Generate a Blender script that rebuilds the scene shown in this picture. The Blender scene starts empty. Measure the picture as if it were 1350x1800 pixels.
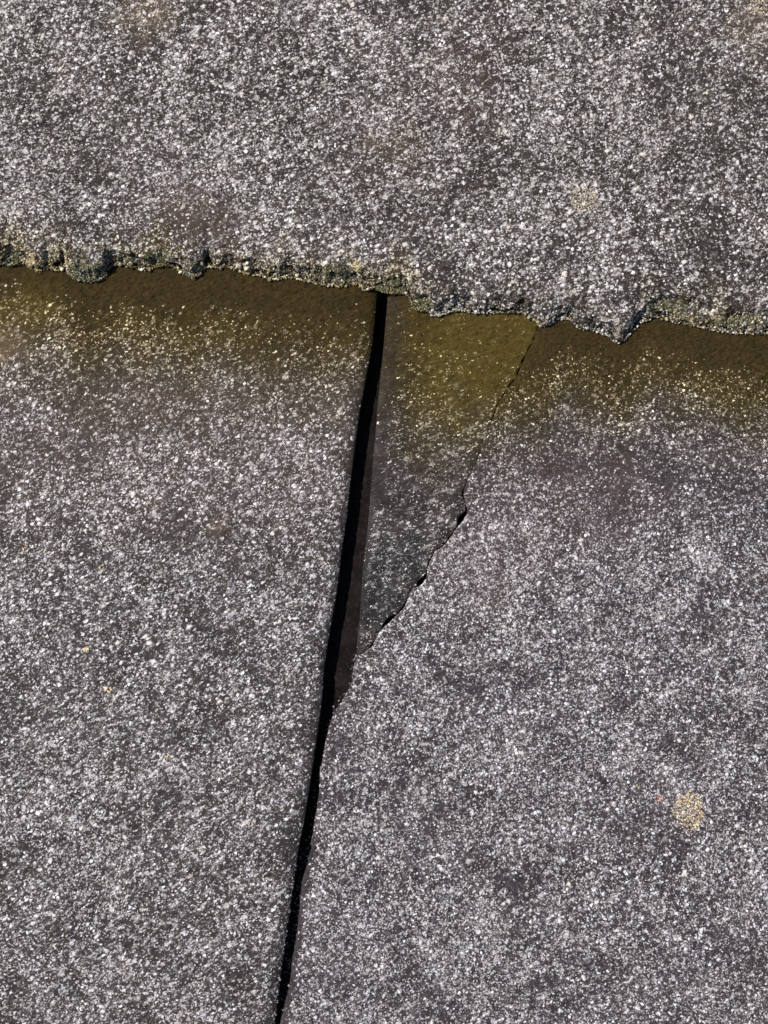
import bpy, math, random
import numpy as np
from mathutils import Vector, Matrix
random.seed(7)
rng = np.random.default_rng(11)
sc = bpy.context.scene
COL = sc.collection

# ------------------------------------------------------------------ camera, light, exposure
CAM = Vector((0.004, -0.055, 0.46)); AIM = Vector((0.0, 0.0, 0.0))
cd = bpy.data.cameras.new('camera'); cam = bpy.data.objects.new('camera', cd); COL.objects.link(cam)
fwd = (AIM - CAM).normalized()
right = fwd.cross(Vector((0, 1, 0))).normalized(); up = right.cross(fwd).normalized()
R = Matrix((right, up, -fwd)).transposed()
cam.matrix_world = Matrix.Translation(CAM) @ R.to_4x4()
DIST = (AIM - CAM).length
FRAME_H = 0.360                                  # metres of roof seen from top to bottom of the picture
cd.sensor_fit = 'VERTICAL'; cd.sensor_height = 24.0; cd.lens = 24.0 * DIST / FRAME_H
cd.clip_start = 0.01; cd.clip_end = 50.0
cd.dof.use_dof = True; cd.dof.focus_distance = DIST - 0.005; cd.dof.aperture_fstop = 22
sc.camera = cam

SUN_TO = Vector((-0.51, 0.13, 0.79)).normalized()   # towards the sun
world = bpy.data.worlds.new('World'); sc.world = world; world.use_nodes = True
wn = world.node_tree
bg = wn.nodes['Background']; sky = wn.nodes.new('ShaderNodeTexSky'); sky.sky_type = 'NISHITA'
sky.sun_disc = False; sky.sun_elevation = math.asin(SUN_TO.z); sky.sun_rotation = math.atan2(SUN_TO.x, SUN_TO.y)
wn.links.new(sky.outputs[0], bg.inputs[0]); bg.inputs[1].default_value = 0.09
ld = bpy.data.lights.new('sun', 'SUN'); ld.energy = 4.8; ld.angle = math.radians(0.55); ld.color = (1.0, 0.955, 0.90)
sun = bpy.data.objects.new('sun', ld); COL.objects.link(sun)
sun.rotation_euler = SUN_TO.to_track_quat('Z', 'Y').to_euler(); sun.location = SUN_TO * 2
sc.view_settings.view_transform = 'Standard'; sc.view_settings.look = 'None'
sc.view_settings.exposure = 0.0; sc.view_settings.gamma = 1.0; sc.view_settings.use_curve_mapping = False

# ------------------------------------------------------------------ helpers
cx, cy, cz = CAM
rt = np.array(right); upv = np.array(up); fw = np.array(fwd); cam_np = np.array(CAM)
def P(px, py, z=0.0):
    """plan position on the level z of a point measured on the photograph's 1350 x 1800 grid"""
    px = np.asarray(px, float); py = np.asarray(py, float)
    k = FRAME_H / 1800.0
    d = (fw[None, :] * DIST + np.atleast_1d((px - 675) * k)[:, None] * rt + np.atleast_1d((900 - py) * k)[:, None] * upv)
    t = (z - cam_np[2]) / d[:, 2]
    return cam_np[0] + d[:, 0] * t, cam_np[1] + d[:, 1] * t
def G(x, y, z=0.0):
    """inverse of P: grid coordinates of a plan position, used to lay out stains and wear"""
    v = np.stack([x - cam_np[0], y - cam_np[1], np.zeros_like(x) + z - cam_np[2]], -1)
    w = v @ fw; k = FRAME_H / 1800.0
    return 675 + (v @ rt) / w * DIST / k, 900 - (v @ upv) / w * DIST / k

def _h(ix, iy, seed):
    n = (ix.astype(np.int64) * 374761393 + iy.astype(np.int64) * 668265263 + seed * 1442695041) & 0xffffffff
    n = ((n ^ (n >> 13)) * 1274126177) & 0xffffffff
    n = ((n ^ (n >> 16)) * 2246822519) & 0xffffffff
    return ((n ^ (n >> 15)) & 0xffffff) / float(0xffffff)
def vn(x, y, size, seed=0):
    """smooth value noise in -1..1 with cells of the given size"""
    x = x / size; y = y / size
    ix = np.floor(x); iy = np.floor(y); fx = x - ix; fy = y - iy
    fx = fx * fx * (3 - 2 * fx); fy = fy * fy * (3 - 2 * fy)
    a = _h(ix, iy, seed); b = _h(ix + 1, iy, seed); c = _h(ix, iy + 1, seed); d = _h(ix + 1, iy + 1, seed)
    return 2 * ((a * (1 - fx) + b * fx) * (1 - fy) + (c * (1 - fx) + d * fx) * fy) - 1
def fbm(x, y, size, octv=4, seed=0, gain=0.5):
    s = 0; a = 1; t = 0
    for o in range(octv):
        s = s + a * vn(x, y, size / 2 ** o, seed + 17 * o); t += a; a *= gain
    return s / t
def cells(x, y, size, seed=0, sx=1.0):
    """cellular grains: bump 0..1 per cell with a random height"""
    x = x / size / sx; y = y / size
    ix = np.floor(x); iy = np.floor(y); best = np.full(x.shape, 9.0); val = np.zeros(x.shape)
    for dx in (-1, 0, 1):
        for dy in (-1, 0, 1):
            cxx = ix + dx; cyy = iy + dy
            d = np.hypot(cxx + _h(cxx, cyy, seed) - x, cyy + _h(cxx, cyy, seed + 5) - y)
            m = d < best; best = np.where(m, d, best); val = np.where(m, _h(cxx, cyy, seed + 9), val)
    return val * np.clip(1 - best / 0.75, 0, 1) ** 0.6
def sstep(a, b, x):
    t = np.clip((x - a) / (b - a), 0, 1); return t * t * (3 - 2 * t)
def spacing(start, fine, length_fine, total, grow=1.25):
    s = [0.0]; st = start
    while s[-1] < total:
        if s[-1] < length_fine: st = min(st * 1.12, fine)
        else: st = st * grow
        s.append(s[-1] + st)
    s[-1] = total; return np.array(s)

def mesh_grid(name, X, Y, Z, mat, attrs=None, parent=None, closed=False):
    n, m = X.shape
    me = bpy.data.meshes.new(name)
    co = np.stack([X, Y, Z], -1).reshape(-1, 3).astype(np.float32)
    idx = np.arange(n * m).reshape(n, m)
    q = np.stack([idx[:-1, :-1], idx[:-1, 1:], idx[1:, 1:], idx[1:, :-1]], -1).reshape(-1, 4)
    # keep the faces pointing up
    a = co[q[:, 1]] - co[q[:, 0]]; b = co[q[:, 3]] - co[q[:, 0]]
    if np.cross(a, b)[:, 2].sum() < 0: q = q[:, ::-1]
    me.vertices.add(len(co)); me.vertices.foreach_set('co', co.ravel())
    me.loops.add(q.size); me.loops.foreach_set('vertex_index', q.ravel().astype(np.int32))
    me.polygons.add(len(q)); me.polygons.foreach_set('loop_start', np.arange(0, q.size, 4, dtype=np.int32))
    me.polygons.foreach_set('loop_total', np.full(len(q), 4, np.int32))
    me.update(); me.validate()
    me.polygons.foreach_set('use_smooth', np.ones(len(me.polygons), bool))
    for k, v in (attrs or {}).items():
        at = me.attributes.new(k, 'FLOAT', 'POINT'); at.data.foreach_set('value', np.clip(v, 0, 1).ravel().astype(np.float32))
    me.materials.append(mat)
    o = bpy.data.objects.new(name, me); COL.objects.link(o); o.parent = parent
    return o

# ------------------------------------------------------------------ materials
class NT:
    def __init__(s, name):
        s.mat = bpy.data.materials.new(name); s.mat.use_nodes = True; s.t = s.mat.node_tree
        s.bsdf = s.t.nodes['Principled BSDF']
    def n(s, typ, **kw):
        nd = s.t.nodes.new(typ)
        for k, v in kw.items(): setattr(nd, k, v)
        return nd
    def put(s, sock, v):
        if isinstance(v, bpy.types.NodeSocket): s.t.links.new(v, sock)
        elif v is not None: sock.default_value = v
    def m(s, op, a, b=None, c=None, clamp=False):
        nd = s.n('ShaderNodeMath', operation=op, use_clamp=clamp)
        for i, v in enumerate((a, b, c)):
            if v is not None: s.put(nd.inputs[i], v)
        return nd.outputs[0]
    def rng(s, v, a, b, c=0.0, d=1.0, smooth=False):
        nd = s.n('ShaderNodeMapRange', interpolation_type='SMOOTHSTEP' if smooth else 'LINEAR', clamp=True)
        for i, q in enumerate((v, a, b, c, d)): s.put(nd.inputs[i], q)
        return nd.outputs[0]
    def mix(s, f, a, b, mode='MIX'):
        nd = s.n('ShaderNodeMix', data_type='RGBA', blend_type=mode)
        s.put(nd.inputs[0], f); s.put(nd.inputs[6], a if isinstance(a, bpy.types.NodeSocket) else (*a, 1)); s.put(nd.inputs[7], b if isinstance(b, bpy.types.NodeSocket) else (*b, 1))
        return nd.outputs[2]
    def noise(s, vec, scale, detail=2.0, rough=0.55, out=0):
        nd = s.n('ShaderNodeTexNoise'); s.put(nd.inputs['Vector'], vec); nd.inputs['Scale'].default_value = scale
        nd.inputs['Detail'].default_value = detail; nd.inputs['Roughness'].default_value = rough
        return nd.outputs[out]
    def voro(s, vec, scale, feature='F1'):
        nd = s.n('ShaderNodeTexVoronoi', feature=feature); s.put(nd.inputs['Vector'], vec); nd.inputs['Scale'].default_value = scale
        return nd
    def attr(s, name):
        nd = s.n('ShaderNodeAttribute', attribute_name=name); return nd.outputs['Fac']
    def coords(s, angle, stretch, warp=0.00085, wscale=800):
        tc = s.n('ShaderNodeTexCoord').outputs['Object']
        w = s.n('ShaderNodeTexNoise'); s.put(w.inputs['Vector'], tc); w.inputs['Scale'].default_value = wscale; w.inputs['Detail'].default_value = 2.0
        sub = s.n('ShaderNodeVectorMath', operation='SUBTRACT'); s.put(sub.inputs[0], w.outputs['Color']); sub.inputs[1].default_value = (.5, .5, .5)
        scl = s.n('ShaderNodeVectorMath', operation='SCALE'); s.put(scl.inputs[0], sub.outputs[0]); scl.inputs['Scale'].default_value = warp * 2
        add = s.n('ShaderNodeVectorMath', operation='ADD'); s.put(add.inputs[0], tc); s.put(add.inputs[1], scl.outputs[0])
        # slowly turning grain direction
        tn = s.noise(tc, 9.0, 1.0)
        ro = s.n('ShaderNodeVectorRotate', rotation_type='Z_AXIS'); s.put(ro.inputs['Vector'], add.outputs[0])
        s.put(ro.inputs['Angle'], s.m('ADD', s.m('MULTIPLY', tn, 0.06), -angle))
        mp = s.n('ShaderNodeMapping'); s.put(mp.inputs['Vector'], ro.outputs[0]); mp.inputs['Scale'].default_value = (1 / stretch, 1, 1)
        return tc, mp.outputs[0]

def slate_material(name, dark, mid, pale, angle=0.5, stretch=1.5, density=0.5, offset=0.0, gloss=0.45, fs=1.0, olive=((.0075, .0042, .0008), (.024, .0140, .0022)), gcol=(.092, .062, .0080)):
    """grey slate full of pale mineral flecks; reads stain / worn / pink / moss painted wear and lip shade of the piece"""
    s = NT(name)
    tc, v = s.coords(angle, stretch)
    st = s.attr('stain'); fl = s.attr('fleck'); pk = s.attr('pink'); gr = s.attr('green'); tn_ = s.attr('tan')
    clus = s.noise(tc, 70 + offset, 3.0); clus2 = s.noise(tc, 22 + offset, 2.0)
    clus3 = s.noise(tc, 210 + offset, 2.0)
    dens = s.m('MULTIPLY', fl, s.m('ADD', s.rng(clus, .32, .68, .55, 1.35), s.m('ADD', s.rng(clus2, .35, .65, -.26, .26), s.rng(clus3, .35, .65, -.22, .22))))
    def fleck(scale, dn, rmin, rmax, soft, lo, hi):
        vo = s.voro(v, scale * fs); sep = s.n('ShaderNodeSeparateColor'); s.put(sep.inputs[0], vo.outputs['Color'])
        on = s.m('LESS_THAN', sep.outputs[0], s.m('MULTIPLY', dens, dn))
        rad = s.rng(sep.outputs[1], 0, 1, rmin, rmax)
        shape = s.rng(s.m('SUBTRACT', rad, vo.outputs['Distance']), 0.0, soft, smooth=True)
        br = s.rng(sep.outputs[2], 0, 1, lo, hi)
        return s.m('MULTIPLY', on, shape), br, sep.outputs[1]
    fA, bA, hA = fleck(640, density * .80, .16, .60, .36, .18, .90)
    fA = s.m('MULTIPLY', fA, s.rng(st, 0, .8, 1, .25))
    fB, bB, hB = fleck(1120, density * .80, .26, .72, .36, .15, 1.15)
    fC, bC, hC = fleck(400, density * .16, .10, .46, .30, .30, .95)
    fC = s.m('MULTIPLY', fC, s.rng(st, 0, .8, 1, .15))
    fD, bD, hD = fleck(2100, density * .9, .35, .8, .4, .15, .9)
    vein = s.noise(v, 520, 5.0, .72)
    fN = s.m('MULTIPLY', s.rng(vein, .54, .70, smooth=True), s.m('MULTIPLY', dens, s.rng(density, 0, .5, 0, 1.0)))
    fine = s.noise(v, 950, 3.0, .65); med = s.noise(v, 380, 2.0, .6)
    base = s.mix(s.rng(s.m('ADD', s.m('MULTIPLY', fine, .6), s.m('MULTIPLY', med, .4)), .42, .72, smooth=True), dark, mid)
    pit = s.rng(s.noise(v, 1300, 2.0, .6), .30, .46)
    base = s.mix(s.m('SUBTRACT', 1.0, pit), base, (.006, .005, .005))
    base = s.mix(s.m('MULTIPLY', pk, .55), base, (.115, .072, .060))
    base = s.mix(s.m('MULTIPLY', tn_, .45), base, (.30, .20, .11))
    base = s.mix(s.m('MULTIPLY', s.rng(clus, .45, .7), .18), base, (.16, .12, .115))
    base = s.mix(s.m('MULTIPLY', s.rng(s.noise(tc, 30 + offset, 3.0), .42, .68), .22), base, mid)
    # olive brown algae film; its dark tone under the lip includes painted contact shade
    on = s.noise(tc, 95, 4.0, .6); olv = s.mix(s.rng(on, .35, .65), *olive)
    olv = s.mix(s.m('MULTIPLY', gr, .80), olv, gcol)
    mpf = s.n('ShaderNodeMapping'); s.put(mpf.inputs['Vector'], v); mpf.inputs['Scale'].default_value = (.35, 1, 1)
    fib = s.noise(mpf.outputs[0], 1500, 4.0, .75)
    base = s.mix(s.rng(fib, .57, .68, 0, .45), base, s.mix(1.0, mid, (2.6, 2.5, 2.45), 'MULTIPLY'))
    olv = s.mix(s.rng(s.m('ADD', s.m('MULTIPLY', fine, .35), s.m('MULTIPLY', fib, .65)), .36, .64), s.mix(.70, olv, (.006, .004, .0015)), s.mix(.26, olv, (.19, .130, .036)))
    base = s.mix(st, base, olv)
    hue = s.mix(s.rng(hB, 0, 1), (.86, .80, .75), (.84, .84, .865))
    hue = s.mix(s.rng(hA, .95, 1.0, 0, .6), hue, (.80, .66, .54))
    fc = s.mix(1.0, hue, pale, 'MULTIPLY')
    fc = s.mix(s.m('MULTIPLY', st, .75), fc, (.90, .72, .30)); fc = s.mix(s.m('MULTIPLY', tn_, .7), fc, (.75, .58, .36))
    fc = s.mix(s.m('MULTIPLY', pk, .4), fc, (.62, .50, .46))
    c = base
    c = s.mix(s.m('MINIMUM', fN, .6), c, fc)
    for f, b in ((fD, bD), (fB, bB), (fA, bA), (fC, bC)):
        c = s.mix(s.m('MULTIPLY', f, b), c, fc)
    s.put(s.bsdf.inputs['Base Color'], c)
    ff = s.m('MAXIMUM', fA, s.m('MAXIMUM', fB, fC))
    s.put(s.bsdf.inputs['Roughness'], s.rng(ff, 0, 1, .72, gloss)); s.put(s.bsdf.inputs['Specular IOR Level'], s.rng(ff, 0, 1, .10, .5))
    h = s.m('ADD', s.m('MULTIPLY', ff, .5), s.m('ADD', s.m('MULTIPLY', fine, .6), s.m('ADD', s.m('MULTIPLY', med, .8), s.m('MULTIPLY', fib, .7))))
    bp = s.n('ShaderNodeBump'); bp.inputs['Strength'].default_value = 1.0; bp.inputs['Distance'].default_value = .00050
    s.put(bp.inputs['Height'], h); s.put(s.bsdf.inputs['Normal'], bp.outputs[0])
    return s.mat

M_up = slate_material('upper_slate_stone', (.017, .015, .0135), (.076, .066, .057), (1.0, .98, .94), angle=.45, stretch=1.3, density=.58, fs=.86)
M_left = slate_material('left_slate_stone', (.023, .0205, .0195), (.078, .069, .069), (1.0, .98, .99), angle=.62, stretch=1.5, density=.58, offset=3, fs=1.0)
M_right = slate_material('right_slate_stone', (.023, .021, .0235), (.076, .067, .076), (1.0, .985, 1.0), angle=.5, stretch=1.1, density=.62, offset=7, fs=.98, olive=((.0095, .0057, .0014), (.027, .0170, .0045)))
M_frag = slate_material('protected_slate_stone', (.017, .0155, .0155), (.058, .052, .052), (1.0, .98, .94), angle=.40, stretch=2.0, density=.26, fs=1.45, offset=11, gloss=.22, gcol=(.088, .062, .0070))

def plain(name, a, b, scale, rough=.9, bump=.0004, c=None, spec=.3):
    s = NT(name); tc = s.n('ShaderNodeTexCoord').outputs['Object']
    n1 = s.noise(tc, scale, 5, .65); n2 = s.noise(tc, scale * 6, 3, .6)
    col = s.mix(s.rng(n1, .35, .65), a, b)
    if c: col = s.mix(s.rng(n2, .5, .72), col, c)
    s.put(s.bsdf.inputs['Base Color'], col); s.bsdf.inputs['Roughness'].default_value = rough; s.bsdf.inputs['Specular IOR Level'].default_value = spec
    bp = s.n('ShaderNodeBump'); bp.inputs['Strength'].default_value = .8; bp.inputs['Distance'].default_value = bump
    s.put(bp.inputs['Height'], n2); s.put(s.bsdf.inputs['Normal'], bp.outputs[0])
    return s.mat
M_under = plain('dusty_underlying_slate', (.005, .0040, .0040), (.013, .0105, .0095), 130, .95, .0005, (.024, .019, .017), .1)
M_deck = plain('dark_boarding', (.035, .025, .018), (.06, .045, .03), 40, .9)

def grain_material(name, rough=.7):
    s = NT(name); a = s.n('ShaderNodeAttribute', attribute_name='tint')
    tc = s.n('ShaderNodeTexCoord').outputs['Object']; n1 = s.noise(tc, 2200, 2, .6)
    s.put(s.bsdf.inputs['Base Color'], s.mix(s.rng(n1, .3, .7), s.mix(.25, a.outputs['Color'], (.03, .03, .025)), a.outputs['Color']))
    s.bsdf.inputs['Roughness'].default_value = rough
    return s.mat
M_grain = grain_material('crumb_colours')

# ------------------------------------------------------------------ outlines measured from the place
def curve(pts):
    a = np.array(pts, float); return a[:, 0], a[:, 1]
UX, UY = curve([(-700, 440), (-200, 455), (0, 462), (13, 452), (37, 455), (47, 463), (68, 475), (78, 468), (107, 472), (113, 460), (127, 477), (130, 488), (147, 488), (157, 492),
    (185, 485), (190, 468), (213, 460), (233, 468), (260, 472), (277, 463), (293, 460), (310, 470), (320, 475), (340, 487), (353, 475), (363, 465), (400, 466), (427, 477), (450, 480),
    (477, 488), (513, 483), (543, 492), (573, 498), (607, 500), (627, 495), (640, 507), (663, 502), (680, 508), (697, 508), (717, 515), (725, 533), (753, 543), (763, 552), (783, 548),
    (803, 540), (830, 545), (847, 547), (870, 546), (900, 545), (920, 547), (940, 557), (950, 570), (967, 567), (983, 557), (1000, 558), (1020, 575), (1047, 578), (1070, 587), (1085, 600),
    (1100, 593), (1117, 575), (1130, 562), (1153, 555), (1180, 562), (1213, 567), (1233, 572), (1253, 577), (1283, 580), (1300, 583), (1350, 583), (1500, 588), (2050, 600)])
LY, LX = curve([(300, 700), (515, 663), (600, 655), (720, 632), (850, 615), (909, 609), (968, 600), (1028, 593), (1081, 584), (1134, 575), (1176, 569), (1220, 566), (1280, 559), (1350, 549),
    (1400, 541), (1454, 532), (1492, 524), (1540, 517), (1602, 509), (1646, 503), (1682, 498), (1720, 492), (1765, 487), (1800, 483), (2500, 395)])
FLY, FLX = curve([(300, 690), (515, 682), (600, 675), (700, 665), (830, 654), (894, 649), (948, 644), (992, 638), (1043, 635), (1087, 632), (1117, 628), (1160, 626), (1215, 640)])
RY, RX = curve([(300, 1000), (540, 960), (573, 948), (593, 940), (613, 930), (650, 913), (683, 893), (713, 875), (737, 865), (763, 857), (780, 848), (810, 838), (843, 822), (870, 816), (888, 820), (900, 824),
    (914, 814), (930, 802), (946, 790), (960, 779), (969, 764), (983, 758), (998, 752), (1016, 750), (1028, 741), (1034, 725), (1049, 719), (1066, 712), (1078, 701), (1094, 684), (1108, 669),
    (1123, 661), (1136, 654), (1146, 644), (1151, 630), (1173, 621), (1200, 618), (1214, 611), (1235, 599), (1256, 586), (1277, 578), (1303, 573), (1327, 570), (1350, 563), (1400, 560), (1439, 554), (1480, 548),
    (1495, 547), (1516, 541), (1557, 530), (1602, 526), (1640, 522), (1670, 517), (1697, 513), (1729, 510), (1765, 501), (1800, 493), (2500, 400)])

def ye(px): return np.interp(px, UX, UY)

ZU, ZT = 0.0068, 0.0070          # top of the upper course over the lower one; thickness of one slate

def relief(x, y, seed, grain=1.0):
    z = 0.00035 * fbm(x, y, .045, 3, seed) + 0.00022 * fbm(x, y, .011, 3, seed + 3)
    z = z + grain * (0.00020 * cells(x, y, .0019, seed + 31, 1.25) + 0.00012 * cells(x, y, .0011, seed + 47, 1.2) + 0.00012 * vn(x, y, .0028, seed + 60))
    return z

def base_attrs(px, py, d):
    """wear and painted lip shade shared by the lower course: d = how far a spot lies below the covering slate's edge (grid units)"""
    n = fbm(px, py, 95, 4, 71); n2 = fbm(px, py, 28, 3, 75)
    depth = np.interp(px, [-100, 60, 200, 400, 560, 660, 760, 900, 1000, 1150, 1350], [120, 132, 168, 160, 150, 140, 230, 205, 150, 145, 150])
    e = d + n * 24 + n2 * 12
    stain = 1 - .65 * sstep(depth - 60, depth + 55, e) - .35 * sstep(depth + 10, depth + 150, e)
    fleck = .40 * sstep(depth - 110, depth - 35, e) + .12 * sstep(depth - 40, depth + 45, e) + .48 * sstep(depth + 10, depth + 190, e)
    green = np.clip(sstep(40, 130, d + 40 * n2) * (.38 + 1.1 * fbm(px, py, 60, 3, 81)), 0, 1)  # less gold near the lip: darker film there, partly painted contact shade
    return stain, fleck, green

def gauss(px, py, x0, y0, rx, ry, seed=0):
    r = np.hypot((px - x0) / rx, (py - y0) / ry) + .75 * fbm(px, py, rx * .7, 4, seed + 90)
    return 1 - sstep(.25, 1.15, r)

# ------------------------------------------------------------------ the roof: boarding, then its slates as parts
def tag(o, label=None, cat=None, group=None, kind=None):
    if label: o['label'] = label
    if cat: o['category'] = cat
    if group: o['group'] = group
    if kind: o['kind'] = kind
    return o
g = np.linspace(-1.5, 1.5, 31); GX, GY = np.meshgrid(g, g, indexing='ij')
roof = mesh_grid('roof', GX, GY, np.full_like(GX, -.0165), M_deck)
tag(roof, 'weathered slate roof seen close up, dark boarding under its slates', kind='structure')

# hidden course underneath, seen only down the open joint
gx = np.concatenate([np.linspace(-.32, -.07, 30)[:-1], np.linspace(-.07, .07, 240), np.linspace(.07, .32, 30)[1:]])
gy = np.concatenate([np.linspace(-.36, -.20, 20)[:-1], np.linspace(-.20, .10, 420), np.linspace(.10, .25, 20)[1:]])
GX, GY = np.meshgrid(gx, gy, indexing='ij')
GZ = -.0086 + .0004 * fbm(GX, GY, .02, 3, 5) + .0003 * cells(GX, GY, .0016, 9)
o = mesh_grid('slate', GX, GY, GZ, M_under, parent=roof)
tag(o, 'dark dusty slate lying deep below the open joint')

def side_rows(n):                       # depth fractions down a broken edge
    return np.linspace(0, 1, n + 1)[1:]

def build_slate(name, axis, tvals, edge, inward, s_list, ztop, thick, mat, label, attr_fn, seed,
                arris=.0006, arris_r=.0012, jag=.00025, undercut=.0004, ledge=None, rows=10, grain=1.0, chip=1.0):
    """a slate laid as strips running inward from one traced edge; the same strips turn down over the edge as its broken side"""
    t = tvals; e = edge(t)
    e = e + jag * (fbm(t, t * 0 + seed, .0035, 4, seed, .65) + .6 * cells(t, t * 0 + .5, .0014, seed + 3) - .3)
    S = s_list[None, :]
    n = len(t); k = len(s_list)
    if axis == 'x':  X = np.repeat(t[:, None], k, 1); Y = e[:, None] + inward * S + 0 * X
    else:            Y = np.repeat(t[:, None], k, 1); X = e[:, None] + inward * S + 0 * Y
    ar = arris * (1 + .8 * chip * fbm(X, Y, .006, 3, seed + 20)) * np.exp(-S / arris_r)
    ar = ar + chip * arris * 1.2 * np.clip(fbm(X, Y, .003, 2, seed + 24), 0, 1) * np.exp(-S / (arris_r * 2.5))
    Z = ztop(X, Y) + relief(X, Y, seed, grain) * (1 - (1 - min(chip, 1)) * np.exp(-S / .0012)) - ar
    # side
    f = side_rows(rows)[::-1][None, :]
    off = undercut * (fbm(t[:, None] + 0 * f, f * thick * 1.0 + 0 * t[:, None], .0022, 3, seed + 40)) * np.minimum(1, f * 4)
    off = off + undercut * 1.2 * np.where(f > .5, vn(t[:, None] + 0 * f, 0 * t[:, None] + 0 * f, .004, seed + 43), vn(t[:, None] + 0 * f, 0 * t[:, None] + 0 * f + 1, .003, seed + 44)) * np.minimum(1, f * 3)
    off = off - undercut * f * .6
    if ledge is not None: off = off + ledge(t)[:, None] * (.55 * sstep(.0, .6, f) + .45 * sstep(.24, .36, f)) + .00035 * cells(t[:, None] + 0 * f, f * thick + 0 * t[:, None], .0013, seed + 70)
    zt0 = Z[:, :1]
    ZS = zt0 - f * thick
    if axis == 'x':  XS = np.repeat(t[:, None], rows, 1); YS = e[:, None] - inward * off
    else:            YS = np.repeat(t[:, None], rows, 1); XS = e[:, None] - inward * off
    # back under the slate so it is a solid body
    X = np.concatenate([XS, X], 1); Y = np.concatenate([YS, Y], 1); Z = np.concatenate([ZS, Z], 1)
    xb = X[:, -1:]; yb = Y[:, -1:]; zb = Z[:, -1:] - thick
    X = np.concatenate([X, xb, X[:, :1]], 1); Y = np.concatenate([Y, yb, Y[:, :1]], 1); Z = np.concatenate([Z, zb, Z[:, :1] - .00001], 1)
    at = attr_fn(X, Y, Z)
    side = np.zeros_like(X); side[:, :rows] = 1
    if 'side_fleck' in at:
        at['fleck'] = np.where(side > 0, at['side_fleck'], at['fleck']); del at['side_fleck']
    o = mesh_grid(name, X, Y, Z, mat, at, parent=roof)
    return tag(o, label)

def tgrid(a, b, fa, fb, fine):
    """fine between fa and fb, coarse outside"""
    l = np.linspace(a, fa, 25)[:-1]; r = np.linspace(fb, b, 25)[1:]
    return np.concatenate([l, np.arange(fa, fb, fine), r])

# --- upper slate
ux, uy = P(UX, UY - 6, ZU - .0055)
def upper_ledge(t):
    px = 675 + (t) / (FRAME_H / 1800.)
    return .0019 + .0007 * vn(t, t * 0, .005, 31) + .0007 * vn(t, t * 0, .0017, 32) + .0038 * sstep(1128, 1165, px) * (1 + .35 * vn(t, t * 0, .004, 3)) + .0016 * np.clip(vn(t, t * 0, .006, 8), 0, 1) * (1 - sstep(1090, 1130, px))
def upper_edge(t): return np.interp(t, ux, uy) + upper_ledge(t) * .92
def upper_attrs(X, Y, Z):
    px, py = G(X, Y, ZU); d = ye(px) - py
    n = fbm(px, py, 70, 4, 21)
    edge = 1 - sstep(0, 85, d + n * 55 + 28 * fbm(px, py, 18, 2, 22))
    mossy = np.interp(px, [-50, 60, 150, 300, 420, 520, 650, 720, 800, 1000, 1130, 1180, 1350], [.8, .75, .8, .75, .45, .7, .9, .6, .25, .2, .35, .8, .75])
    stain = edge * mossy * .80
    fleck = 1.05 - .22 * edge * mossy - .75 * gauss(px, py, 350, 385, 100, 75, 1) - .35 * gauss(px, py, 255, 30, 60, 60, 2) - .1 * gauss(px, py, 690, 290, 90, 70, 3) - .5 * gauss(px, py, 570, 283, 24, 22, 4) \
        + .35 * gauss(px, py, 220, 330, 130, 60, 5) + .2 * gauss(px, py, 640, 440, 380, 60, 6) + .15 * gauss(px, py, 1000, 430, 300, 120, 16) - .2 * gauss(px, py, 180, 150, 120, 60, 11) - .18 * gauss(px, py, 760, 170, 140, 80, 19)
    pink = gauss(px, py, 350, 385, 95, 85, 1) * .6 + .25 * gauss(px, py, 690, 275, 110, 90, 3) + .35 * gauss(px, py, 830, 150, 100, 120, 7) + .15
    tan = .30 * gauss(px, py, 255, 30, 60, 55, 2) + .14 * gauss(px, py, 690, 255, 60, 40, 9) + .3 * gauss(px, py, 1325, 50, 60, 60, 12)
    green = .6 * sstep(.0, .5, fbm(px, py, 30, 2, 29))
    return dict(stain=stain, fleck=fleck, pink=pink, green=green, tan=tan, side_fleck=.95 + .35 * vn(X, Y, .004, 12))
build_slate('slate', 'x', tgrid(-.30, .30, -.148, .148, .00040), upper_edge, 1, spacing(.00018, .00040, .120, .30), lambda X, Y: ZU + 0 * X + .0025 * sstep(.05, .3, Y), ZT - .0004, M_up,
            'grey speckled upper slate overlapping the others, its lower edge ragged and crumbling', upper_attrs, 101,
            arris=.0016, arris_r=.0026, jag=.0016, undercut=.0014, ledge=upper_ledge, rows=14, grain=1.35)

# --- left slate
lx, ly = P(LX, LY, 0)
def left_edge(t): return np.interp(-t, -ly, lx)
def left_attrs(X, Y, Z):
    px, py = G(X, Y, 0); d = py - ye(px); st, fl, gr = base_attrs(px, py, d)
    tan = .9 * gauss(px, py, 0, 615, 75, 45, 31) + .35 * gauss(px, py, 380, 925, 40, 25, 32) + .2 * gauss(px, py, 265, 890, 18, 18, 33)
    gr = np.clip(gr * .5 + .8 * gauss(px, py, 15, 560, 110, 60, 34), 0, 1)
    dist = np.interp(py, LY, LX) - px
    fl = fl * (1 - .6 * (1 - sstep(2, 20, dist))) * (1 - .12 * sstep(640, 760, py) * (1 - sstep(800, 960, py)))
    fl = fl - .25 * gauss(px, py, 330, 930, 130, 60, 38) - .2 * gauss(px, py, 110, 780, 110, 60, 39) + .2 * gauss(px, py, 270, 1500, 200, 160, 40) + .15 * gauss(px, py, 100, 1130, 120, 60, 41)
    fl = fl - .75 * gauss(px, py, 380, 938, 10, 8, 42) - .75 * gauss(px, py, 421, 984, 10, 8, 43)
    pink = .12 + .25 * gauss(px, py, 250, 700, 150, 60, 44); tan = np.maximum(tan, .16 * (1 - sstep(760, 1060, py)))
    return dict(stain=st * (1 - .0 * tan), fleck=fl, pink=pink, green=gr, tan=tan, side_fleck=.15)
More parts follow.
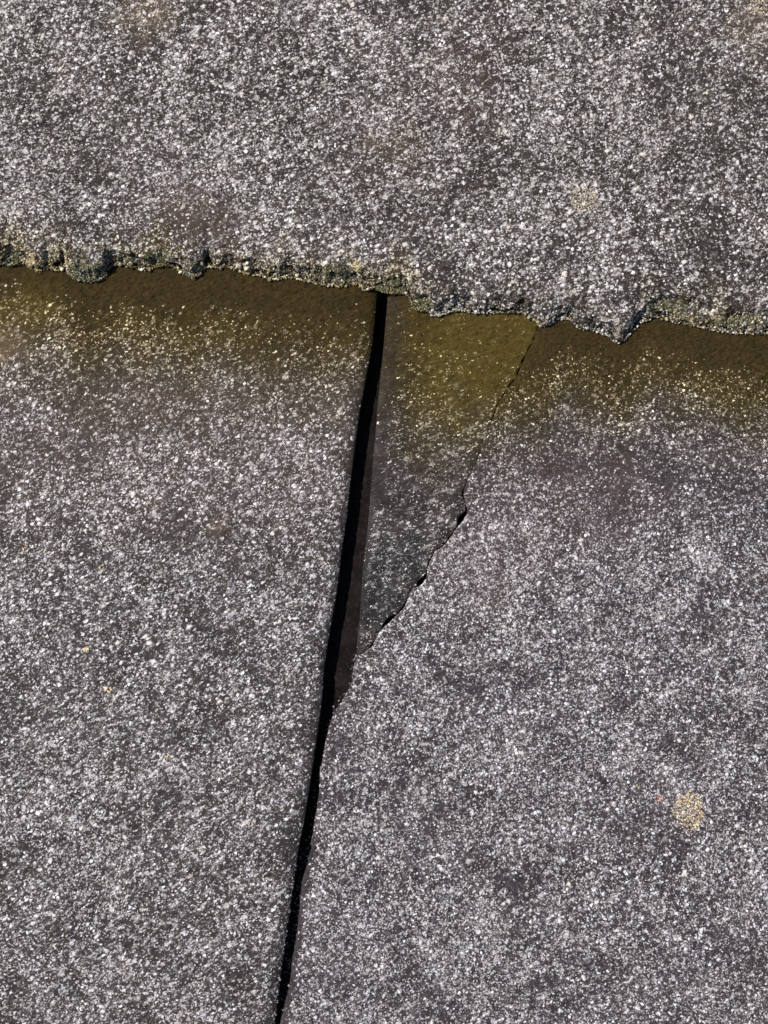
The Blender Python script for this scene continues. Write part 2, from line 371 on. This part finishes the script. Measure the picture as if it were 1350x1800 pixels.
build_slate('slate', 'y', tgrid(-.34, .16, -.190, .088, .00045), left_edge, -1, spacing(.00018, .00045, .145, .30), lambda X, Y: 0 * X, ZT, M_left,
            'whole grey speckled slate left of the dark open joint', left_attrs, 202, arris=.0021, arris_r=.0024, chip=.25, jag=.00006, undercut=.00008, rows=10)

# --- right slate with its corner broken off
rx, ry = P(RX, RY, 0)
def wander(py): return .5 * (3.2 * vn(py, 0 * py, 17, 91) + 2.2 * vn(py, 0 * py, 7, 92) + 1.2 * vn(py, 0 * py, 3.2, 93)) * sstep(560, 590, py) * (1 - sstep(840, 900, py))
def right_edge(t): return np.interp(-t, -ry, rx) + wander(900 - t / (FRAME_H / 1800.)) * FRAME_H / 1800.
def right_attrs(X, Y, Z):
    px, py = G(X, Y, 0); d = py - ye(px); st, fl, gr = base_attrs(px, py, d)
    dist = px - np.interp(py, RY, RX)
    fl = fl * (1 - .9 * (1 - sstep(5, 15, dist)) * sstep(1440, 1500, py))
    fl = fl - .42 * gauss(px, py, 1150, 860, 260, 110, 51) - .18 * gauss(px, py, 1150, 1450, 160, 110, 52) + .2 * gauss(px, py, 830, 1250, 220, 170, 53) - .2 * gauss(px, py, 760, 1540, 110, 60, 54) - .12 * gauss(px, py, 1250, 1250, 140, 90, 55)
    fl = fl - .6 * gauss(px, py, 942, 1727, 12, 9, 56)
    pink = .3 * gauss(px, py, 950, 900, 300, 160, 57) + .15 + .4 * gauss(px, py, 860, 1050, 60, 40, 58) * .6
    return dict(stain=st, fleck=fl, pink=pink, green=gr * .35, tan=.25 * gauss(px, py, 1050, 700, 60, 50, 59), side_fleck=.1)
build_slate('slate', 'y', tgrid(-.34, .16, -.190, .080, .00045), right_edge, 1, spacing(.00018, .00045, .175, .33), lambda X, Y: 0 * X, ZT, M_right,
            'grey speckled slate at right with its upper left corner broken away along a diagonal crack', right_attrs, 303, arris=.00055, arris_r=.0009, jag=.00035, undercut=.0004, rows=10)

# --- broken corner piece, slipped a little below its slate
def fragment():
    ty = np.concatenate([np.linspace(400, 500, 12)[:-1], np.arange(500, 1153, 1.8)])
    xl = np.interp(ty, FLY, FLX); xr = np.interp(ty, RY, RX) + wander(ty) - .25 - 1.6 * np.clip(vn(ty, ty * 0, 14, 95), 0, 1) - 1.2 * sstep(780, 1000, ty)
    for y0, w, a in ((632, 7, 2.5), (654, 5, 2), (908, 11, 11), (1022, 9, 10), (1089, 10, 9), (870, 8, 2)):
        xr = xr - a * np.exp(-((ty - y0) / w) ** 2)
    xr = xr - 1.6 * np.clip(vn(ty, ty * 0, 9, 4), 0, 1)
    xr = np.maximum(xr, xl + 6)
    drop = -.0006 - .0020 * sstep(640, 1160, ty)
    k = 110
    u = (1 - np.cos(np.linspace(0, math.pi, k))) / 2 * .35 + np.linspace(0, 1, k) * .65
    PX = xl[:, None] * (1 - u) + xr[:, None] * u; PY = ty[:, None] + 0 * PX
    X, Y = P(PX.ravel(), PY.ravel(), -.001); X = X.reshape(PX.shape); Y = Y.reshape(PX.shape)
    sl = (X - X[:, :1]); sr = (X[:, -1:] - X)
    Z = drop[:, None] + relief(X, Y, 404, 1.0) - .0011 * np.exp(-sl / .0015) - .0004 * np.exp(-sr / .0006)
    # the end of the tip dips too
    Z = Z - .0008 * np.exp(-(1153 - PY) / 8)
    rows = 8; f = np.linspace(0, 1, rows + 1)[1:][None, :]
    def side(Xe, Ye, Ze, sgn):
        off = .0002 * fbm(Ye + 0 * f, f * .006 + 0 * Ye, .0018, 3, 77 + sgn) * np.minimum(1, 3 * f)
        return Xe + sgn * off + 0 * f, Ye + 0 * f, Ze - f * .0056
    a = [q[:, ::-1] for q in side(X[:, :1], Y[:, :1], Z[:, :1], -1)]; b = side(X[:, -1:], Y[:, -1:], Z[:, -1:], -1)
    X = np.concatenate([a[0], X, b[0], a[0][:, :1]], 1); Y = np.concatenate([a[1], Y, b[1], a[1][:, :1]], 1); Z = np.concatenate([a[2], Z, b[2], a[2][:, :1]], 1)
    # close the tip: one last row folded down
    X = np.concatenate([X, X[-1:]], 0); Y = np.concatenate([Y, Y[-1:] - .0002], 0); Z = np.concatenate([Z, np.full_like(Z[-1:], Z[-1].min())], 0)
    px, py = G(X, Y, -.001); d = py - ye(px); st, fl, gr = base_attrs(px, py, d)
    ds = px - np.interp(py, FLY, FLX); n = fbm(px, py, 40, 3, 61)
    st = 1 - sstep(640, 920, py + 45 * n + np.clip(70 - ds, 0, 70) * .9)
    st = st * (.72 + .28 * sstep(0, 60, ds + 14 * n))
    wz = np.interp(py, [600, 850, 950], [1.0, .7, .22])
    fl = sstep(560, 740, py + 25 * n - .25 * ds) * sstep(12 * wz, 60 * wz, ds + 18 * n * wz) * (1 - .40 * sstep(980, 1100, py)) + .1
    fl = np.minimum(fl, .8) * (1 - .35 * sstep(720, 800, py) * (1 - sstep(860, 980, py)) * sstep(90, 190, ds))
    gr = sstep(10, 110, ds + 30 * n) * (1 - sstep(700, 860, py + 50 * n))
    side_mask = np.zeros_like(X, bool); side_mask[:, :rows] = True; side_mask[:, -rows - 1:] = True
    fl = np.where(side_mask, 0, fl)
    o = mesh_grid('slate', X, Y, Z, M_frag, dict(stain=st, fleck=fl, pink=.16 * (1 - sstep(860, 1000, py)), green=gr, tan=0 * X), parent=roof)
    tag(o, 'dark smooth broken slate corner with olive stain, sunk between the joint and the crack')
fragment()

# ------------------------------------------------------------------ crumbs, lichens and grit
ico_v = []; ph = (1 + 5 ** .5) / 2
for a in (-1, 1):
    for b in (-ph, ph): ico_v += [(0, a, b), (a, b, 0), (b, 0, a)]
ico_v = np.array(ico_v, float); ico_v /= np.linalg.norm(ico_v[0])
import bmesh
_b = bmesh.new(); [_b.verts.new(v) for v in ico_v]; bmesh.ops.convex_hull(_b, input=_b.verts)
_b.verts.ensure_lookup_table(); _b.normal_update()
ico_v = np.array([v.co[:] for v in _b.verts]); ico_f = np.array([[v.index for v in f.verts] for f in _b.faces]); _b.free()

def crumbs(name, pos, size, tint, mat=M_grain, parent=None, flat=.7, seed=1, rough=.42):
    """one mesh of small irregular grains; pos Nx3, size N (radius), tint Nx3"""
    r = np.random.default_rng(seed); n = len(pos); pos = np.asarray(pos, float)
    v = ico_v[None] * (1 + rough * r.uniform(-1, 1, (n, 12, 1)))
    ax = r.uniform(.65, 1.35, (n, 1, 3)); ax[:, :, 2] *= flat; v = v * ax
    an = r.uniform(0, 2 * math.pi, n); c, s_ = np.cos(an)[:, None], np.sin(an)[:, None]
    v = np.stack([v[..., 0] * c - v[..., 1] * s_, v[..., 0] * s_ + v[..., 1] * c, v[..., 2]], -1)
    ti = r.uniform(-.6, .6, n); c, s_ = np.cos(ti)[:, None], np.sin(ti)[:, None]
    v = np.stack([v[..., 0], v[..., 1] * c - v[..., 2] * s_, v[..., 1] * s_ + v[..., 2] * c], -1)
    v = v * np.asarray(size)[:, None, None] + pos[:, None, :]
    f = (ico_f[None] + 12 * np.arange(n)[:, None, None]).reshape(-1, 3)
    org = pos.mean(0); org[2] = pos[:, 2].min() - float(np.mean(size))
    me = bpy.data.meshes.new(name); vv = (v.reshape(-1, 3) - org).astype(np.float32)
    me.vertices.add(len(vv)); me.vertices.foreach_set('co', vv.ravel())
    me.loops.add(f.size); me.loops.foreach_set('vertex_index', f.ravel().astype(np.int32))
    me.polygons.add(len(f)); me.polygons.foreach_set('loop_start', np.arange(0, f.size, 3, dtype=np.int32)); me.polygons.foreach_set('loop_total', np.full(len(f), 3, np.int32))
    me.update(); me.validate()
    ca = me.color_attributes.new('tint', 'FLOAT_COLOR', 'POINT')
    t = np.repeat(np.concatenate([np.asarray(tint), np.ones((n, 1))], 1), 12, 0).astype(np.float32); ca.data.foreach_set('color', t.ravel())
    me.materials.append(mat)
    o = bpy.data.objects.new(name, me); COL.objects.link(o); o.location = org; o.parent = parent
    return o
def pick(cols, n, r, var=.2):
    c = np.array(cols)[r.integers(0, len(cols), n)]; return np.clip(c * (1 + var * r.uniform(-1, 1, (n, 1))), 0.005, .85)

SURF = [o for o in roof.children]
dg = None
def drop_on(x, y):
    """height of whatever slate lies at x, y"""
    global dg
    if dg is None: dg = bpy.context.evaluated_depsgraph_get(); dg.update()
    hit, loc, *_ = sc.ray_cast(dg, Vector((x, y, .05)), Vector((0, 0, -1)))
    return loc.z if hit else 0.0
bpy.context.view_layer.update()
r = np.random.default_rng(5)
def scatter(n, fx, size, cols, rr=r, lift=.3):
    """fx() returns grid coordinates and level"""
    pos = []; sz = []
    for i in range(n):
        px, py = fx(); x, y = P(px, py, LEVEL); x = float(x[0]); y = float(y[0])
        s_ = size * rr.uniform(.5, 1.4); pos.append((x, y, drop_on(x, y) + s_ * lift)); sz.append(s_)
    return np.array(pos), np.array(sz), pick(cols, n, rr)

items = []        # everything is measured against the bare slates first, then linked
# mossy lichen clumps on the ragged edge
LEVEL = ZU - .0045
GREEN = [(.10, .11, .05), (.17, .17, .09), (.05, .045, .018), (.36, .35, .27), (.06, .055, .02), (.20, .165, .05), (.045, .042, .02), (.10, .075, .03)]
clumps = [
    (152, 478, 34, 17, 300, GREEN + [(.30, .32, .29)], 'grey green lichen clump hanging over the edge beside the orange crust'),
    (282, 456, 26, 12, 170, GREEN, 'small olive lichen clump midway along the left half of the edge'),
    (338, 474, 17, 13, 130, GREEN + [(.34, .35, .32)], 'pointed grey lichen clump on the edge below the pinkish patch'),
    (592, 483, 46, 13, 300, GREEN, 'long dark green lichen clump on the edge just left of the joint'),
    (690, 503, 34, 12, 240, GREEN + [(.22, .17, .05)], 'green lichen clump bridging the top of the dark joint'),
    (742, 535, 20, 12, 110, GREEN + [(.24, .22, .04), (.20, .19, .03)], 'yellowish green lichen clump in the notch right of the joint'),
    (14, 452, 26, 14, 170, GREEN + [(.3, .33, .31)], 'grey green lichen clump on the edge at the picture border'),
    (1175, 538, 34, 10, 170, GREEN, 'dark green lichen clump above the split ledge'),
    (1295, 562, 50, 11, 260, GREEN + [(.40, .34, .20)], 'long mossy lichen clump on the split ledge by the picture border'),
]
for cxp, cyp, a, b, n, cols, lab in clumps:
    def fx():
        q = r.uniform(0, 1) ** .6; t = r.uniform(0, 6.283); return cxp + a * q * math.cos(t), cyp + b * q * math.sin(t)
    p, s_, c = scatter(int(n * 1.7), fx, .00027, cols); p[:, 2] = np.maximum(p[:, 2], ZU - .0052)
    items.append(('lichen_clump', p, s_, c, dict(label=lab, cat='lichen', group='green lichen clumps along the ragged edge'), .8))
# orange and tan lichen patches
ORANGE = [(.66, .47, .27), (.76, .60, .38), (.46, .32, .18), (.84, .72, .52), (.24, .18, .12)]
TAN = [(.50, .40, .26), (.60, .50, .34), (.38, .30, .20), (.70, .62, .48)]
PEACH = [(.40, .27, .17), (.48, .33, .20), (.30, .21, .14)]
patches = [
    (1211, 1425, 25, 31, 380, .00026, ORANGE, ZT * 0, 'round orange lichen spot on the lower right slate'),
    (1026, 352, 23, 21, 210, .00025, TAN, ZU, 'pale tan lichen spot on the right half of the upper slate'),
    (250, 22, 40, 30, 110, .00026, PEACH, ZU, 'faint peach lichen patch at the top of the upper slate, left half'),
    (1338, 16, 26, 15, 130, .00026, ORANGE[:2] + TAN, ZU, 'orange lichen patch in the top right corner of the upper slate'),
    (46, 964, 6, 7, 16, .0003, ORANGE, 0, 'tiny orange lichen dot beside a paler dot, near the left border'),
    (77, 967, 4, 4, 9, .0003, [(.62, .52, .34)], 0, 'tiny pale yellow lichen dot right of the orange one near the left border'),
    (151, 1143, 5, 4, 12, .0003, ORANGE[:2], 0, 'tiny yellow orange lichen dot on the left slate, upper of two in line'),
    (190, 1211, 6, 6, 15, .0003, ORANGE[:2], 0, 'tiny yellow orange lichen dot on the left slate, lower of two in line'),
    (265, 888, 9, 8, 18, .0002, PEACH + TAN, 0, 'dull peach lichen dot on the left slate below the olive band'),
    (180, 998, 5, 6, 12, .0003, TAN, 0, 'dull tan lichen dot in the middle of the left slate'),
    (295, 1332, 6, 6, 14, .0003, TAN, 0, 'pale cream lichen dot low on the left slate'),
    (1161, 1403, 5, 5, 12, .0003, [(.60, .26, .18), (.66, .38, .28)], 0, 'tiny reddish lichen dot beside the round orange spot'),
    (1122, 1381, 4, 4, 10, .0003, [(.42, .42, .26)], 0, 'tiny greenish yellow lichen dot up and left of the round orange spot'),
    (62, 458, 15, 7, 110, .00028, ORANGE[:3] + [(.5, .38, .24)], ZU - .004, 'orange lichen crust on the ragged edge near the left border'),
    (119, 465, 9, 9, 60, .00028, ORANGE + TAN, ZU - .004, 'small tan orange lichen crust between the orange crust and a green clump'),
    (627, 466, 8, 6, 40, .00028, [(.62, .50, .20), (.7, .6, .34)], ZU, 'yellow lichen crust on the edge just above the joint'),
    (1088, 588, 8, 8, 50, .00028, [(.42, .30, .22), (.35, .28, .22)], ZU - .005, 'brownish pink lichen crust on the lowest tip of the ragged edge'),
]
for cxp, cyp, a, b, n, sz, cols, lev, lab in patches:
    LEVEL = lev
    def fx():
        q = r.uniform(0, 1) ** .5; t = r.uniform(0, 6.283)
        q *= 1 + .06 * math.sin(3 * t + cxp) + .05 * math.sin(7 * t); q = q + abs(r.normal(0, .10))
        return cxp + a * q * math.cos(t), cyp + b * q * math.sin(t)
    p, s_, c = scatter(int(n * 1.25), fx, sz, cols, lift=.45)
    items.append(('lichen_patch', p, s_, c, dict(label=lab, cat='lichen', group='orange and tan lichen patches on the slates'), .45))
# loose grains
LEVEL = ZU - .005
for gx_, gy_, sz, cols, lab in [(435, 473, .0011, [(.78, .70, .48)], 'pale cream loose stone grain lying under the ragged edge, larger one'),
                                (458, 480, .0007, [(.66, .60, .46)], 'small pale loose stone grain right of the larger cream grain'),
                                (489, 487, .0007, [(.50, .46, .36)], 'dull flat loose stone grain, rightmost of three under the edge')]:
    x, y = P(gx_, gy_, LEVEL); z = drop_on(float(x[0]), float(y[0]))
    items.append(('stone_grain', np.array([(float(x[0]), float(y[0]), z + sz * .5)]), np.array([sz]), np.array(cols), dict(label=lab, cat='stone grain', group='loose pale stone grains under the edge'), .6))
# crumbling grains of the upper slate's own edge and pale crystals standing proud of the faces
STONE = [(.05, .045, .035), (.17, .15, .12), (.34, .32, .28), (.58, .56, .52), (.80, .78, .72), (.03, .028, .02), (.28, .22, .11), (.70, .66, .56)]
LEVEL = ZU - .0050
def fx_edge():
    px = r.uniform(-20, 1370); return px, float(ye(px)) + 3 + r.uniform(-1, 2) - abs(r.normal(0, 9)) * r.choice([.4, 1, 1.6])
p_e, s_e, c_e = scatter(4600, fx_edge, .00022, STONE)
grow = 1 + 2.0 * r.uniform(0, 1, len(s_e)) ** 9; p_e[:, 2] += s_e * (grow - 1) * .15; s_e = s_e * grow
pe_px, _ = G(p_e[:, 0], p_e[:, 1], ZU); rightish = sstep(660, 780, pe_px) * (1 - .6 * sstep(1120, 1180, pe_px))
gry = c_e.mean(1, keepdims=True) * np.array([1.04, 1.0, .95]); gry = np.clip(gry * 1.1, 0, .82); c_e = c_e * np.array([1.12, 1.02, .80]); m_ = (r.uniform(0, 1, len(c_e)) < rightish)[:, None]; c_e = np.clip(np.where(m_, gry, c_e), 0, .85)
dark_ = r.uniform(0, 1, len(c_e)) < .5 * (1 + fbm(p_e[:, 0], p_e[:, 0] * 0, .012, 2, 7)); c_e[dark_] = c_e[dark_] * np.array([.55, .50, .34])
p_e[:, 2] = np.maximum(p_e[:, 2], ZU - .0058)
LEVEL = 0
def fx_joint():
    t = r.uniform(0, 1)
    if t < .75:
        py = r.uniform(1480, 1800); a = np.interp(py, LY, LX); b = np.interp(py, RY, RX); return r.uniform(a - 3, b), py
    py = r.uniform(1150, 1480); a = np.interp(py, LY, LX); b = np.interp(py, RY, RX); return b - abs(r.normal(0, 4)), py
p_j = []; s_j = []
for i in range(380):
    px, py = fx_joint(); x, y = P(px, py, -.003); s_ = .0003 * r.uniform(.5, 1.6)
    p_j.append((float(x[0]), float(y[0]), drop_on(float(x[0]), float(y[0])) + s_ * .5)); s_j.append(s_)
c_j = pick([(.05, .045, .05), (.10, .09, .10), (.16, .15, .16), (.3, .29, .3)], len(p_j), r)

for nm, p, s_, c, tg, fl in items:
    o = crumbs(nm, p, s_, c, flat=fl, seed=len(p)); tag(o, **tg)
up_slate = [o for o in roof.children if 'upper slate' in o['label']][0]
o = crumbs('edge_crumbs', p_e, s_e, c_e, parent=up_slate, seed=3); o['kind'] = 'stuff'
o = crumbs('grit', p_j, s_j, c_j, seed=4)
tag(o, 'dark fine grit caught in the open joint between the two lower slates', kind='stuff')
